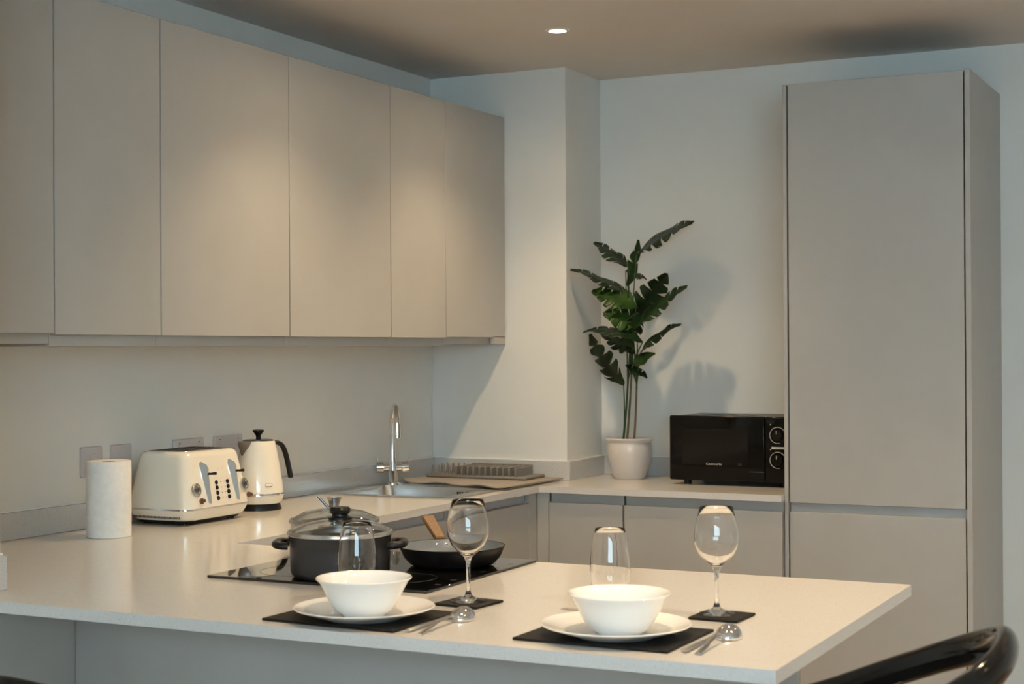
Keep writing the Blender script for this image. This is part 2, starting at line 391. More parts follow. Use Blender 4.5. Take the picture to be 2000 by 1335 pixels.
# ------------------------------------------------------------------ sockets
def wall_plate(label, y, w, kind, zc=1.098):
    t = thing('wall_socket', label, 'socket', (.0005, y, zc), 0, 'white electrical plates above the worktop')
    bm = LF([(0, .0435, w / 2, .006), (.006, .0435, w / 2, .006), (.0085, .0415, w / 2 - .002, .005)])
    xf(bm, Matrix(((0, 0, 1, 0), (0, 1, 0, 0), (1, 0, 0, 0), (0, 0, 0, 1))))
    link('plate', bm, 'plate_w', t)
    if kind == 'spur':
        link('fuse_holder', B(.0087, .0105, -.012, .014, .004, .022, bev=.001), 'plate_w', t)
        link('switch_dot', L([(0, 0), (.0035, 0), (.0035, .0012), (0, .0012)], 16, (.0086, -.026, -.002), 'x'), 'black', t)
    else:
        for s in (-1, 1):
            link('rocker', B(.0087, .0115, s * .048 - .007, s * .048 + .007, .006, .028, bev=.001), 'plate_w', t)
            for dy, dz in ((0, 0), (-.011, -.018), (.011, -.018)): link('pin_slot', B(.0086, .0089, s * .028 + dy - .003, s * .028 + dy + .003, dz - .006, dz - .002), 'black', t)
            link('neon', B(.0087, .0095, s * .048 - .003, s * .048 + .003, .030, .0325), 'black', t)
wall_plate('single white switch plate, half hidden behind the paper roll, nearer the pier', -2.010, .088, 'spur')
wall_plate('single white switch plate between paper roll and toaster', -1.882, .088, 'spur')
wall_plate('double white socket directly behind the toaster', -1.566, .150, 'double')
wall_plate('double white socket beside the kettle', -1.362, .150, 'double')

# ------------------------------------------------------------------ paper roll
t = thing('paper_towel_roll', 'upright white paper towel roll beside the toaster', 'paper roll', (.2025, -2.1648, ZW))
link('paper', L([(.020, .0), (.058, 0), (.060, .002), (.0602, .1), (.060, .205), (.0585, .207), (.022, .2055), (.020, .203), (.020, 0)], 64), 'paper', t)
link('core', L([(.0197, .001), (.0197, .2045), (.0182, .2045), (.0182, .001), (.0197, .001)], 32), 'card', t)
ang = math.radians(215)
link('loose_edge', T([(.0605 * math.cos(ang), .0605 * math.sin(ang), z) for z in (.002, .1, .205)], [(.004, .0008)] * 3, 8, upv=(math.sin(ang), -math.cos(ang), 0)), 'paper', t)

# ------------------------------------------------------------------ toaster
t = thing('toaster', 'cream four-slice toaster with chrome lever fins, beside the kettle', 'toaster', (.147, -1.745, ZW))
link('body', LF([(.047, .117, .153, .032), (.060, .116, .152, .034), (.10, .109, .146, .036), (.185, .094, .131, .036), (.196, .090, .127, .036), (.201, .083, .120, .033), (.2025, .077, .114, .03)]), 'cream', t)
base = link('base', LF([(.013, .100, .136, .03), (.020, .107, .143, .032), (.034, .113, .149, .032), (.0425, .117, .153, .032)]), 'cream', t)
for k in range(34):
    y0 = -.085 + k * .0050
    link('vent_slot', B(y0, y0 + .0017, -.1464, -.140, .0195, .0255), 'dsteel', base)
bnd = link('chrome_band', LF([(.0424, .1185, .1545, .033), (.0470, .1185, .1545, .033)]), 'chrome', t)
link('top_plate', LF([(.2026, .070, .107, .026), (.2038, .069, .106, .025)]), 'dsteel', t)
for xx in (-.045, -.015, .018, .048): link('bread_slot', B(xx - .010, xx + .010, -.085, .085, .2039, .2044), 'gap', t)
link('undertray', LF([(.006, .092, .128, .025), (.0129, .098, .134, .028)]), 'black', t)
for sx in (-.07, .07):
    for sy in (-.105, .105): link('foot', L([(0, 0), (.012, 0), (.012, .0059), (0, .0059)], 16, (sx, sy, 0)), 'black', t)
def fx(z): return .1165 - (z - .06) * (.0225 / .125)
TILT = math.atan(.0225 / .125)
for y in (-.060, .072):
    bm = bmesh.new()          # chrome fin: wide rounded head tapering to a point
    out = [(-.018, .163), (-.015, .172), (-.008, .174), (.010, .164), (.013, .156), (.0115, .12), (.010, .063), (.007, .057), (.003, .058), (-.006, .10)]
    a = [bm.verts.new((fx(z) - .004, y + d, z)) for d, z in out]
    b = [bm.verts.new((fx(z) + (.007 if d > .004 else .002), y + d, z)) for d, z in out]
    bm.faces.new(b); bm.faces.new(a[::-1])
    for i in range(len(out)): j = (i + 1) % len(out); bm.faces.new((a[i], a[j], b[j], b[i]))
    fin = link('lever_fin', bm, 'chrome', t, smooth=30)
    link('lever_track', B(fx(.16) - .006, fx(.14) + .0035, y + .0135, y + .0165, .075, .154), 'black', t)
    lv = link('lever', T([(fx(.14), y + .0155, .139), (fx(.14) + .014, y + .0155, .139), (fx(.14) + .022, y + .018, .140), (fx(.14) + .026, y + .024, .140)], [.0035, .0032, .004, .0045], 10), 'black', t)
for y in (-.105, .118):
    d = link('browning_dial', L([(0, 0), (.019, 0), (.019, .004), (.016, .0062), (.012, .0062), (.011, .004), (.0001, .004), (0, .009)], 32), 'steel', t)
    d.matrix_basis = Matrix.Translation((fx(.098) - .0005, y, .098)) @ Matrix.Rotation(math.radians(90) - TILT, 4, 'Y')
    link('dial_hub', L([(0, .004), (.006, .004), (.005, .009), (0, .0092)], 20), 'dsteel', d)
    k = link('reset_knob', L([(0, 0), (.008, 0), (.008, .005), (.005, .006), (.005, .013), (0, .0135)], 20), 'brown', t)
    k.matrix_basis = Matrix.Translation((fx(.066) - .0005, y + .016, .066)) @ Matrix.Rotation(math.radians(90) - TILT, 4, 'Y')
for y in (-.010, .042):
    for q in range(4):
        k = link('push_button', L([(0, 0), (.0062, 0), (.0058, .003), (.003, .0042), (0, .0045)], 16), 'black', t)
        k.matrix_basis = Matrix.Translation((fx(.112 - q * .0145) - .0005, y, .112 - q * .0145)) @ Matrix.Rotation(math.radians(90) - TILT, 4, 'Y')
        link('button_symbol', B(fx(.112 - q * .0145) - .0002, fx(.112 - q * .0145) + .0004, .010 if y < 0 else .026, .014 if y < 0 else .030, .111 - q * .0145, .113 - q * .0145), 'tealite', t)
link('badge', B(fx(.148) - .001, fx(.148) + .0006, .006, .034, .144, .153, bev=.0003, seg=1), 'cream', t)

t.scale = (1.0, 1.03, 1.045)
# ------------------------------------------------------------------ kettle
t = thing('kettle', 'cream conical electric kettle with black handle and flared lid knob', 'kettle', (.146, -1.392, ZW))
link('power_base', L([(0, 0), (.076, 0), (.0765, .004), (.070, .021), (.066, .022), (0, .022)], 56), 'black', t)
link('body', L([(0, .0225), (.074, .0225), (.0785, .027), (.0825, .045), (.0835, .052), (.0835, .06), (.082, .075), (.077, .11), (.069, .16), (.061, .20), (.0555, .226), (.054, .2285), (.051, .2285)], 64), 'cream', t)
link('chrome_band', L([(.0832, .0485), (.0850, .049), (.0852, .053), (.0850, .057), (.0832, .0575)], 64), 'chrome', t)
ld_ = link('lid', L([(.0515, .2275), (.0515, .2305), (.046, .2325), (0, .2335)], 48), 'dsteel', t)
link('knob', L([(0, .233), (.0085, .2335), (.0075, .240), (.009, .247), (.016, .256), (.0195, .260), (.0195, .264), (.015, .2655), (0, .266)], 32), 'black', ld_)
kd = math.radians(70)
def kp(r, z, s=0, sgn=1): return (sgn * (r * math.cos(kd)) - s * math.sin(kd), sgn * (r * math.sin(kd)) + s * math.cos(kd), z)
bm = bmesh.new()                     # chrome V spout
rows = [(.228, .030, .052, .082), (.215, .026, .056, .080), (.200, .018, .060, .074), (.188, .010, .063, .070), (.180, .002, .066, .067)]
rings = [[bm.verts.new(kp(ri - .004, z, -w, -1)), bm.verts.new(kp((ri * 2 + ro) / 3, z, -w * .75, -1)), bm.verts.new(kp(ro, z, 0, -1)), bm.verts.new(kp((ri * 2 + ro) / 3, z, w * .75, -1)), bm.verts.new(kp(ri - .004, z, w, -1))] for z, w, ri, ro in rows]
for a, b in zip(rings, rings[1:]):
    for k in range(4): bm.faces.new((a[k], a[k + 1], b[k + 1], b[k]))
bm.faces.new(rings[0]); bm.faces.new(rings[-1][::-1])
link('spout', bm, 'dsteel', t)
hp = spline([kp(.054, .216), kp(.075, .219), kp(.096, .207), kp(.110, .180), kp(.120, .145), kp(.128, .112), kp(.131, .098)], 6)
link('handle', T(hp, [(.0075, .012)] * (len(hp) - 1) + [(.006, .010)], 14, upv=(math.cos(kd), math.sin(kd), .3)), 'black', t)
pr = .0825; pa = math.radians(-30)
bd = link('badge', LF([(0, .0125, .0055, .004), (.0012, .0125, .0055, .004)]), 'steel', t)
bd.matrix_basis = Matrix.Translation((pr * .985 * math.cos(pa), pr * .985 * math.sin(pa), .086)) @ Matrix.Rotation(pa, 4, 'Z') @ Matrix.Rotation(math.radians(80), 4, 'Y') @ Matrix.Rotation(math.radians(90), 4, 'Z')
link('badge_face', LF([(.0012, .0112, .0042, .003), (.0015, .0112, .0042, .003)]), 'cream', bd)

t.scale = (.955, .955, .955)
# ------------------------------------------------------------------ sink and tap
t = thing('sink', 'stainless steel inset kitchen sink with drainer in the corner', 'sink', (.30, -.45, ZW))
bm = bmesh.new()
ox0, ox1, oy0, oy1 = .028, .566, -.885, -.055; z0, z1 = ZW + .0004, ZW + .004
box(bm, ox0, ox1, oy0, SY0, z0, z1); box(bm, ox0, SX0, SY0, SY1, z0, z1); box(bm, SX1, ox1, SY0, SY1, z0, z1); box(bm, ox0, ox1, SY1, oy1, z0, z1)
bmesh.ops.remove_doubles(bm, verts=bm.verts[:], dist=1e-5)
link('rim', bm, 'steel', t, True, smooth=0)
bm = bmesh.new(); cx, cy = (SX0 + SX1) / 2, (SY0 + SY1) / 2; hx, hy = (SX1 - SX0) / 2, (SY1 - SY0) / 2
loft(bm, [(ZW + .0035, hx, hy, .03, cx, cy), (ZW - .01, hx - .002, hy - .002, .035, cx, cy), (ZW - .14, hx - .012, hy - .012, .05, cx, cy), (ZW - .155, hx - .04, hy - .04, .05, cx, cy), (ZW - .158, .04, .04, .03, cx, cy)], cap=False)
bm.faces.new([v for v in bm.verts if abs(v.co.z - (ZW - .158)) < 1e-5][:])
bowl = link('bowl', bm, 'steel', t, True)
for k in range(7):
    if k == 3: continue
    link('overflow_slot', B(.385 + k * .0095, .389 + k * .0095, SY1 - .0052, SY1 - .0035, ZW - .024, ZW - .010), 'black', bowl, True)
for k in range(8): link('drainer_ridge', B(.10, .50, -.44 + k * .045, -.43 + k * .045, ZW + .004, ZW + .0052), 'steel', t, True)
tx, ty = .078, -.445
t = thing('kitchen_tap', 'chrome swan-neck mixer tap standing behind the sink bowl', 'tap', (tx, ty, ZW + .004))
link('base', L([(0, 0), (.027, 0), (.027, .004), (.0225, .007), (.0215, .045), (.0225, .050), (0, .05)], 40), 'chrome', t)
vd = Vector((.80, .60, 0)).normalized()
vb = link('valve_body', T([-vd * .034 + Vector((0, 0, .062)), vd * .034 + Vector((0, 0, .062))], .0145, 24), 'chrome', t)
k1 = link('valve_handle', T([-vd * .035 + Vector((0, 0, .062)), -vd * .060 + Vector((0, 0, .062))], [.0215, .0205], 24), 'chrome', t)
link('lever', T([-vd * .052 + Vector((0, 0, .080)), -vd * .058 + Vector((0, 0, .098))], [.003, .0035], 10), 'chrome', k1)
k2 = link('valve_handle', T([vd * .035 + Vector((0, 0, .062)), vd * .060 + Vector((0, 0, .064))], [.0215, .0205], 24), 'chrome', t)
link('lever', T([vd * .052 + Vector((0, 0, .080)), vd * .058 + Vector((0, 0, .098))], [.003, .0035], 10), 'chrome', k2)
sd = Vector((.63, -.777, 0))
neck = [(0, 0, .05), (0, 0, .075), (0, 0, .10), (0, 0, .16), (0, 0, .225)]
arc = [sd * (.062 - .062 * math.cos(a)) + Vector((0, 0, .228 + .062 * math.sin(a))) for a in [math.pi * k / 14 for k in range(15)]]
pts = [Vector(p) for p in neck] + arc[1:] + [sd * .124 + Vector((0, 0, .205))]
link('neck', T(pts, [.020, .0165, .0125, .0115, .011] + [.011] * len(arc[1:]) + [.011], 20), 'chrome', t)
link('nozzle', T([sd * .124 + Vector((0, 0, .215)), sd * .124 + Vector((0, 0, .178))], [.0122, .0132], 24), 'chrome', t)

# ------------------------------------------------------------------ drying mat and rack
bm = bmesh.new(); nx, ny = 26, 16; gt, gb = [], []
for j in range(ny + 1):
    for i in range(nx + 1):
        u, v = i / nx, j / ny
        x = .055 + u * (.590 - .055)
        yf = -.395 - .115 * u - .010 * math.sin(u * 9) + .06 * max(0, .12 - u) / .12
        y = yf + v * (-.025 - yf)
        lift = .0035 * (1 + math.sin(u * 17 + 1)) * max(0, 1 - v * 3.2) + .004 * max(0, u - .9) * 10 * (1 - v) + .001
        z = ZW + .0058 + lift
        gt.append(bm.verts.new((x, y, z + .004))); gb.append(bm.verts.new((x, y, z)))
w = nx + 1
for j in range(ny):
    for i in range(nx):
        a = j * w + i
        bm.faces.new((gt[a], gt[a + 1], gt[a + w + 1], gt[a + w])); bm.faces.new((gb[a], gb[a + w], gb[a + w + 1], gb[a + 1]))
edge = [i for i in range(w)] + [j * w + nx for j in range(1, ny + 1)] + [ny * w + i for i in range(nx - 1, -1, -1)] + [j * w for j in range(ny - 1, 0, -1)]
for a, b in zip(edge, edge[1:] + edge[:1]): bm.faces.new((gt[a], gb[a], gb[b], gt[b]))
tag(link('drying_mat', bm, 'matgrey'), 'wavy grey-brown fabric drying mat laid over the sink drainer', 'drying mat')
RZ = ZW + .0118
t = thing('dish_rack', 'low dark grey plastic dish rack with upright fins on the drying mat', 'dish rack', (.29, -.13, RZ))
link('tray', B(.085, .515, -.205, -.030, RZ, RZ + .011, bev=.003), 'rackgrey', t, True)
for k in range(11):
    x = .205 + k * .0255
    link('fin', B(x, x + .0085, -.192, -.048, RZ + .0105, RZ + .044 + .0015 * (k % 2), bev=.0018, seg=1), 'rackgrey', t, True)
link('rib', B(.205, .468, -.0475, -.041, RZ + .0105, RZ + .047, bev=.001, seg=1), 'rackgrey', t, True)
for x in (.10, .125, .15, .175):
    for y in (-.175, -.10, -.055): link('peg', L([(.006, 0), (.0045, .02), (.002, .036), (0, .037)], 10, (x, y, RZ + .0105)), 'rackgrey', t, True)

# ------------------------------------------------------------------ hob and cookware
HX0, HX1, HY0, HY1, HZ = .930, 1.492, -2.685, -2.158, ZW + .006
t = thing('induction_hob', 'black glass induction hob set into the peninsula top', 'hob', ((HX0 + HX1) / 2, (HY0 + HY1) / 2, ZW))
link('glass_plate', B(HX0, HX1, HY0, HY1, ZW + .0003, HZ, bev=.0015), 'hob', t, True)
for x, y, r in ((1.08, -2.54, .09), (1.35, -2.54, .075), (1.08, -2.29, .075), (1.35, -2.29, .09)):
    link('zone_ring', L([(r - .001, 0), (r, 0), (r, .0003), (r - .001, .0003), (r - .001, 0)], 64, (x, y, HZ)), 'hobmark', t, True)
for k in range(6): link('touch_mark', B(HX1 - .03, HX1 - .018, -2.60 + k * .07, -2.592 + k * .07, HZ, HZ + .0003), 'hobmark', t, True)

def lid(t, r, z, knob):
    gl = L([(0, z + .028), (r * .35, z + .0265), (r * .7, z + .019), (r * .92, z + .008), (r * .985, z + .0025), (r * .985, z - .0005), (r * .91, z + .005), (r * .69, z + .016), (r * .35, z + .0235), (0, z + .025)], 64)
    o = link('glass_lid', gl, 'lidglass', t)
    link('rim_band', L([(r * .978, z - .004), (r * 1.02, z - .004), (r * 1.025, z), (r * 1.01, z + .0038), (r * .978, z + .0045), (r * .978, z - .004)], 64), 'steel', o)
    return o
pz = HZ + .0006
t = thing('stock_pot', 'charcoal non-stick pot with black-knobbed glass lid on the hob', 'pot', (1.2075, -2.570, pz))
R1, H1 = .112, .090
link('body', L([(0, 0), (.098, 0), (.106, .004), (.1095, .012), (R1 - .001, .05), (R1, H1 - .004), (R1 + .003, H1), (R1 + .003, H1 + .002), (R1 - .003, H1 + .001), (R1 - .004, .05), (.104, .012), (.098, .005), (0, .005)], 72), 'pot', t)
l1 = lid(t, R1 + .002, H1 + .0062, 'k')
link('knob', L([(0, H1 + .034), (.028, H1 + .035), (.027, H1 + .039), (.018, H1 + .042), (.0175, H1 + .046), (.022, H1 + .049), (.0235, H1 + .056), (.020, H1 + .0615), (0, H1 + .0625)], 36), 'black', l1)
link('knob_washer', L([(0, H1 + .0325), (.015, H1 + .0325), (.015, H1 + .0345), (0, H1 + .0345)], 28), 'steel', l1)
def side_handle(t, ang, r, z, m):
    ca, sa = math.cos(ang), math.sin(ang)
    def q(rr, s, zz): return (rr * ca - s * sa, rr * sa + s * ca, zz)
    pp = spline([q(r - .002, -.040, z), q(r + .014, -.040, z + .001), q(r + .026, -.026, z + .002), q(r + .029, 0, z + .002), q(r + .026, .026, z + .002), q(r + .014, .040, z + .001), q(r - .002, .040, z)], 5)
    h = link('side_handle', T(pp, [(.0085, .010)] * len(pp), 12, upv=(0, 0, 1)), m, t)
    link('rivet', L([(0, 0), (.004, 0), (.003, .002), (0, .0025)], 12, q(r + .016, .0385, z + .0082)), 'chrome', h)
side_handle(t, math.radians(206), R1, H1 - .020, 'black'); side_handle(t, math.radians(26), R1, H1 - .020, 'black')

t = thing('saucepan', 'stainless steel pan with glass lid and flared steel knob, behind the charcoal pot', 'pot', (.993, -2.262, pz))
R2, H2 = .106, .076
link('body', L([(0, 0), (.100, 0), (.105, .004), (R2, .012), (R2, H2), (R2 + .004, H2 + .002), (R2 + .004, H2 + .003), (R2 - .002, H2 + .002), (R2 - .002, .012), (.10, .005), (0, .005)], 72), 'steel', t)
l2 = lid(t, R2 + .002, H2 + .0072, 'k')
link('knob', L([(0, H2 + .0352), (.012, H2 + .0355), (.0125, H2 + .044), (.014, H2 + .052), (.0175, H2 + .060), (.0175, H2 + .063), (.015, H2 + .063), (.0135, H2 + .058), (0, H2 + .056)], 36), 'steel', l2)
ivd = Vector((-.896, -.444, 0))
lp = spline([ivd * .018 + Vector((0, 0, H2 + .036)), ivd * .026 + Vector((0, 0, H2 + .045)), ivd * .040 + Vector((0, 0, H2 + .060)), ivd * .043 + Vector((0, 0, H2 + .063)), ivd * .036 + Vector((0, 0, H2 + .063)), ivd * .024 + Vector((0, 0, H2 + .050)), ivd * .012 + Vector((0, 0, H2 + .037))], 4)
link('knob_loop', T(lp, [(.0022, .006)] * len(lp), 10, upv=ivd), 'steel', l2)
side_handle(t, math.radians(110), R2, H2 - .018, 'steel'); side_handle(t, math.radians(290), R2, H2 - .018, 'steel')

t = thing('frying_pan', 'black frying pan with grey inside and wooden handle on the hob', 'pan', (1.352, -2.318, pz))
link('body', L([(0, 0), (.086, 0), (.098, .005), (.112, .020), (.120, .038), (.1225, .044), (.1235, .045), (.1225, .046), (.1205, .0455)], 72), 'black', t)
link('coating', L([(.1204, .0452), (.117, .038), (.108, .021), (.094, .008), (.084, .005), (0, .005)], 72), 'panin', t)
pdv = Vector((-.656, .755, 0)); side = Vector((-.755, -.656, 0))
link('bracket', T([pdv * .119 + Vector((0, 0, .036)), pdv * .126 + Vector((0, 0, .040)), pdv * .134 + Vector((0, 0, .044))], [(.004, .010), (.004, .010), (.004, .010)], 12, upv=(0, 0, 1)), 'steel', t)
hb = B(-.0155, .0155, 0, .155, -.0065, .0065, bev=.003)
for v in hb.verts: v.co.x *= .80 + .20 * min(1, v.co.y / .09)
hy_ = (pdv * .149 + Vector((0, 0, .036))).normalized(); hx_ = side.cross(Vector((0, 0, 1))).cross(hy_) if False else -side; hz_ = hx_.cross(hy_)
mm = Matrix((hx_, hy_, hz_)).transposed().to_4x4(); mm.translation = pdv * .130 + Vector((0, 0, .044))
link('handle', xf(hb, mm), 'wood', t)
for s in (-.011, .011):
    rv = link('rivet', L([(0, 0), (.0052, 0), (.004, .0025), (0, .0035)], 14), 'chrome', t)
    rv.matrix_basis = Matrix.Translation(pdv * .1155 + side * s + Vector((0, 0, .033))) @ (-(pdv)).to_track_quat('Z', 'Y').to_matrix().to_4x4()

# ------------------------------------------------------------------ place settings
def slate(name, label, cat, x, y, w, d, rz, group):
    t = tag(link(name, B(-w / 2, w / 2, -d / 2, d / 2, 0, .0048, bev=.0008, seg=1), 'slate'), label, cat, group)
    t.matrix_basis = Matrix.Translation((x, y, ZW + .0004)) @ Matrix.Rotation(rz, 4, 'Z'); return t
N1, N2 = 'in the setting nearer the hob', 'in the setting farther from the hob'
slate('placemat', 'black slate rectangular placemat ' + N1, 'placemat', 1.518, -2.985, .292, .225, math.radians(-2.2), 'slate placemats')
slate('placemat', 'black slate rectangular placemat ' + N2, 'placemat', 2.027, -2.962, .288, .225, math.radians(-.8), 'slate placemats')
slate('coaster', 'small black slate coaster under the wine glass ' + N1, 'coaster', 1.631, -2.762, .100, .100, math.radians(-6), 'slate coasters')
slate('coaster', 'small black slate coaster under the wine glass ' + N2, 'coaster', 2.137, -2.702, .096, .100, math.radians(-2), 'slate coasters')
ZM = ZW + .0056
def plate(label, x, y):
    o = tag(link('dinner_plate', L([(0, .001), (.060, .001), (.078, 0), (.082, .002), (.100, .008), (.128, .0175), (.1325, .0195), (.1330, .0205), (.1315, .0213), (.126, .020), (.100, .0115), (.082, .0055), (.072, .004), (0, .004)], 96), 'china'), label, 'plate', 'white dinner plates')
    o.location = (x, y, ZM); return o
def bowl_(label, x, y):
    o = tag(link('cereal_bowl', L([(0, .002), (.036, .002), (.038, 0), (.041, 0), (.043, .003), (.056, .012), (.067, .030), (.075, .048), (.0835, .063), (.0895, .0685), (.0900, .070), (.0890, .0712), (.0865, .0705), (.081, .065), (.072, .048), (.064, .031), (.053, .015), (.040, .008), (0, .0065)], 96), 'china'), label, 'bowl', 'white bowls on plates')
    o.location = (x, y, ZM + .0044); return o
plate('round white china plate ' + N1, 1.538, -3.004); plate('round white china plate ' + N2, 2.035, -2.974)
bowl_('white china bowl on the plate ' + N1, 1.540, -3.008); bowl_('white china bowl on the plate ' + N2, 2.044, -2.980)

def wine_glass(label, x, y):
    po = [(0, 0), (.030, 0), (.0335, .0008), (.0338, .0018), (.030, .003), (.016, .0065), (.0075, .012), (.0045, .021), (.0038, .040), (.0038, .068), (.0045, .078), (.0085, .088), (.020, .098), (.033, .112), (.0405, .128), (.0425, .142), (.0410, .160), (.036, .182), (.0315, .2005), (.0308, .2012),
          (.0302, .2005), (.0348, .182), (.0398, .160), (.0413, .142), (.0393, .129), (.0320, .1135), (.019, .100), (.008, .0925), (0, .0905)]
    o = tag(link('wine_glass', L(po, 64), 'glass', smooth=60), label, 'glass', 'wine glasses'); o.location = (x, y, ZM); return o
wine_glass('empty clear stemmed wine glass on the coaster ' + N1, 1.630, -2.7616); wine_glass('empty clear stemmed wine glass on the coaster ' + N2, 2.126, -2.7002)
def tumbler(label, x, y):
    po = [(0, .001), (.024, .001), (.028, 0), (.0305, .002), (.0350, .018), (.0395, .040), (.0412, .062), (.0400, .085), (.0365, .112), (.0318, .138), (.0300, .1455), (.0292, .1462), (.0286, .1455), (.0304, .138), (.0351, .112), (.0386, .085), (.0398, .062), (.0380, .040), (.0325, .018), (.025, .009), (0, .007)]
    o = tag(link('tumbler', L(po, 64), 'glass', smooth=60), label, 'glass', 'tall tumblers'); o.location = (x, y, ZW + .0004); return o
tumbler('tall clear barrel-shaped tumbler ' + N1, 1.356, -2.738); tumbler('tall clear barrel-shaped tumbler ' + N2, 1.8765, -2.6222)

def spoon(label, x, y, rz):
    t = thing('spoon', label, 'spoon', (x, y, ZW + .0006), rz, 'table spoons')
    bm = bmesh.new(); n, m = 10, 20      # bowl lying face down: convex side up
    rings = []
    for i in range(n + 1):
        f_ = i / n; rr = math.sin(f_ * math.pi / 2); zz = .024 * math.cos(f_ * math.pi / 2)
        ring = [bm.verts.new((0, 0, zz))] if i == 0 else [bm.verts.new((.0235 * rr * math.cos(2 * math.pi * k / m) * (1 - .12 * math.sin(2 * math.pi * k / m)), .034 * rr * math.sin(2 * math.pi * k / m), zz + .0005)) for k in range(m)]
        rings.append(ring)
    for a, b in zip(rings, rings[1:]):
        for k in range(m):
            j = (k + 1) % m
            bm.faces.new((a[0], b[k], b[j])) if len(a) == 1 else bm.faces.new((a[k], b[k], b[j], a[j]))
    o = link('bowl', bm, 'chrome', t)
    sm = o.modifiers.new('thick', 'SOLIDIFY'); sm.thickness = .0012; sm.offset = -1
    hp = spline([(0, -.031, .006), (0, -.045, .0125), (0, -.08, .0135), (0, -.125, .0075), (0, -.165, .0022), (0, -.172, .0019)], 5)
    link('handle', T(hp, [(.0016, .0045)] * 5 + [(.0016, .0038)] * 10 + [(.0016, .0055 + .0012 * k / 10) for k in range(len(hp) - 16)] + [(.0012, .004)], 10, upv=(0, 0, 1)), 'chrome', t)
spoon('polished steel spoon lying face down ' + N1, 1.705, -2.925, math.radians(2)); spoon('polished steel spoon lying face down ' + N2, 2.2155, -2.895, math.radians(1))
def knife(label, x, y, rz):
    t = thing('table_knife', label, 'knife', (x, y, ZW + .0006), rz, 'table knives')
    link('blade', prism(bmesh.new(), [(-.0005, 0), (.0075, 0), (.0085, .05), (.0075, .085), (.003, .100), (-.0005, .094)], .002, .0038), 'steel', t)
    link('handle', T([(.0035, -.10, .0032), (.0035, -.095, .0032), (.0035, -.05, .0034), (.0035, -.005, .003), (.0035, .004, .003)], [(.002, .005), (.003, .0068), (.003, .006), (.0025, .005), (.0015, .004)], 12, upv=(0, 0, 1)), 'steel', t)
knife('steel table knife between placemat and spoon ' + N1, 1.672, -2.985, math.radians(2)); knife('steel table knife between placemat and spoon ' + N2, 2.188, -2.958, math.radians(0))
def fork(label, x, y, rz):
    t = thing('dessert_fork', label, 'fork', (x, y, ZW + .0006), rz, 'forks behind the plates')
    for k in range(4): link('tine', T([(-.001, -.009 + k * .006, .006), (-.022, -.009 + k * .006, .0055), (-.040, -.008 + k * .0053, .0068)], [.0013, .0013, .0008], 6), 'steel', t)
    link('handle', T([(-.002, 0, .006), (.010, 0, .0058), (.022, 0, .0064), (.06, 0, .0075), (.12, 0, .0035), (.14, 0, .003)], [(.0012, .0105), (.0013, .0105), (.0015, .0045), (.0015, .0035), (.0015, .0062), (.001, .004)], 10, upv=(0, 0, 1)), 'steel', t)
fork('steel fork lying crosswise behind the plate ' + N1, 1.362, -2.812, math.radians(-3)); fork('steel fork lying crosswise behind the plate ' + N2, 1.880, -2.776, math.radians(-3))

# ------------------------------------------------------------------ microwave
MX0, MX1, MYF, MYB, MZ0, MZ1 = 1.0215, 1.4905, -.018, .318, .9275, 1.166
t = thing('microwave', 'black countertop microwave with two dials, half behind the tall unit', 'microwave', ((MX0 + MX1) / 2, (MYF + MYB) / 2, ZW))
link('housing', B(MX0 + .004, MX1 - .004, MYF + .03, MYB, MZ0 + .004, MZ1 - .003, bev=.004), 'mwtop', t, True)
dr = link('door', B(MX0, 1.388, MYF, MYF + .0285, MZ0, MZ1, bev=.006, seg=3), 'mwblack', t, True)
link('door_window', B(MX0 + .050, 1.326, MYF - .0012, MYF + .001, MZ0 + .058, MZ1 - .048, bev=.0008, seg=1), 'screen', dr, True)
pn = link('control_panel', B(1.3895, MX1, MYF, MYF + .0285, MZ0, MZ1, bev=.006, seg=3), 'mwblack', t, True)
RX = Matrix.Rotation(math.radians(90), 4, 'X')
loc = lambda x, z: Matrix.Translation((x - t.location.x, MYF - .0014 - t.location.y, z - t.location.z)) @ RX
text('brand_lettering', 'Cookworks', .0125, 'print', t, loc(1.195, MZ0 + .049 + .013))
text('capacity_mark', '17L', .011, 'dimprint', t, loc(1.295, MZ0 + .062))
for zc in (MZ0 + .172, MZ0 + .082):
    bm = bmesh.new(); tube(bm, [(1.437 + .029 * math.cos(a), MYF - .0006, zc + .029 * math.sin(a)) for a in [math.radians(35 + 250 * k / 40) for k in range(41)]], .0011, 6)
    link('dial_ring', bm, 'print', pn, True)
    kn = link('dial', L([(0, 0), (.020, 0), (.019, .014), (.017, .016), (0, .016)], 40), 'gloss', t)
    kn.matrix_basis = Matrix.Translation((1.437 - t.location.x, MYF - .0003 - t.location.y, zc - t.location.z)) @ RX
    link('pointer', B(-.0014, .0014, .004, .017, .016, .0168), 'print', kn)
    link('indicator', L([(0, 0), (.0022, 0), (.0022, .0006), (0, .0006)], 12, (1.4105, MYF - .0007, zc + .038), 'y'), 'print', pn, True)
    for a in range(40, 300, 22): link('dial_tick', B(1.437 + .0335 * math.cos(math.radians(a)) - .0007, 1.437 + .0335 * math.cos(math.radians(a)) + .0007, MYF - .0006, MYF + .0002, zc + .0335 * math.sin(math.radians(a)) - .0007, zc + .0335 * math.sin(math.radians(a)) + .0007), 'dimprint', pn, True)
link('silver_bar', B(1.414, 1.462, MYF - .0012, MYF + .0005, MZ0 + .122, MZ0 + .130), 'print', pn, True)
link('handle_groove', B(1.33, 1.385, MYF - .0004, MYF + .001, MZ0 + .036, MZ0 + .0375), 'dimprint', dr, True)
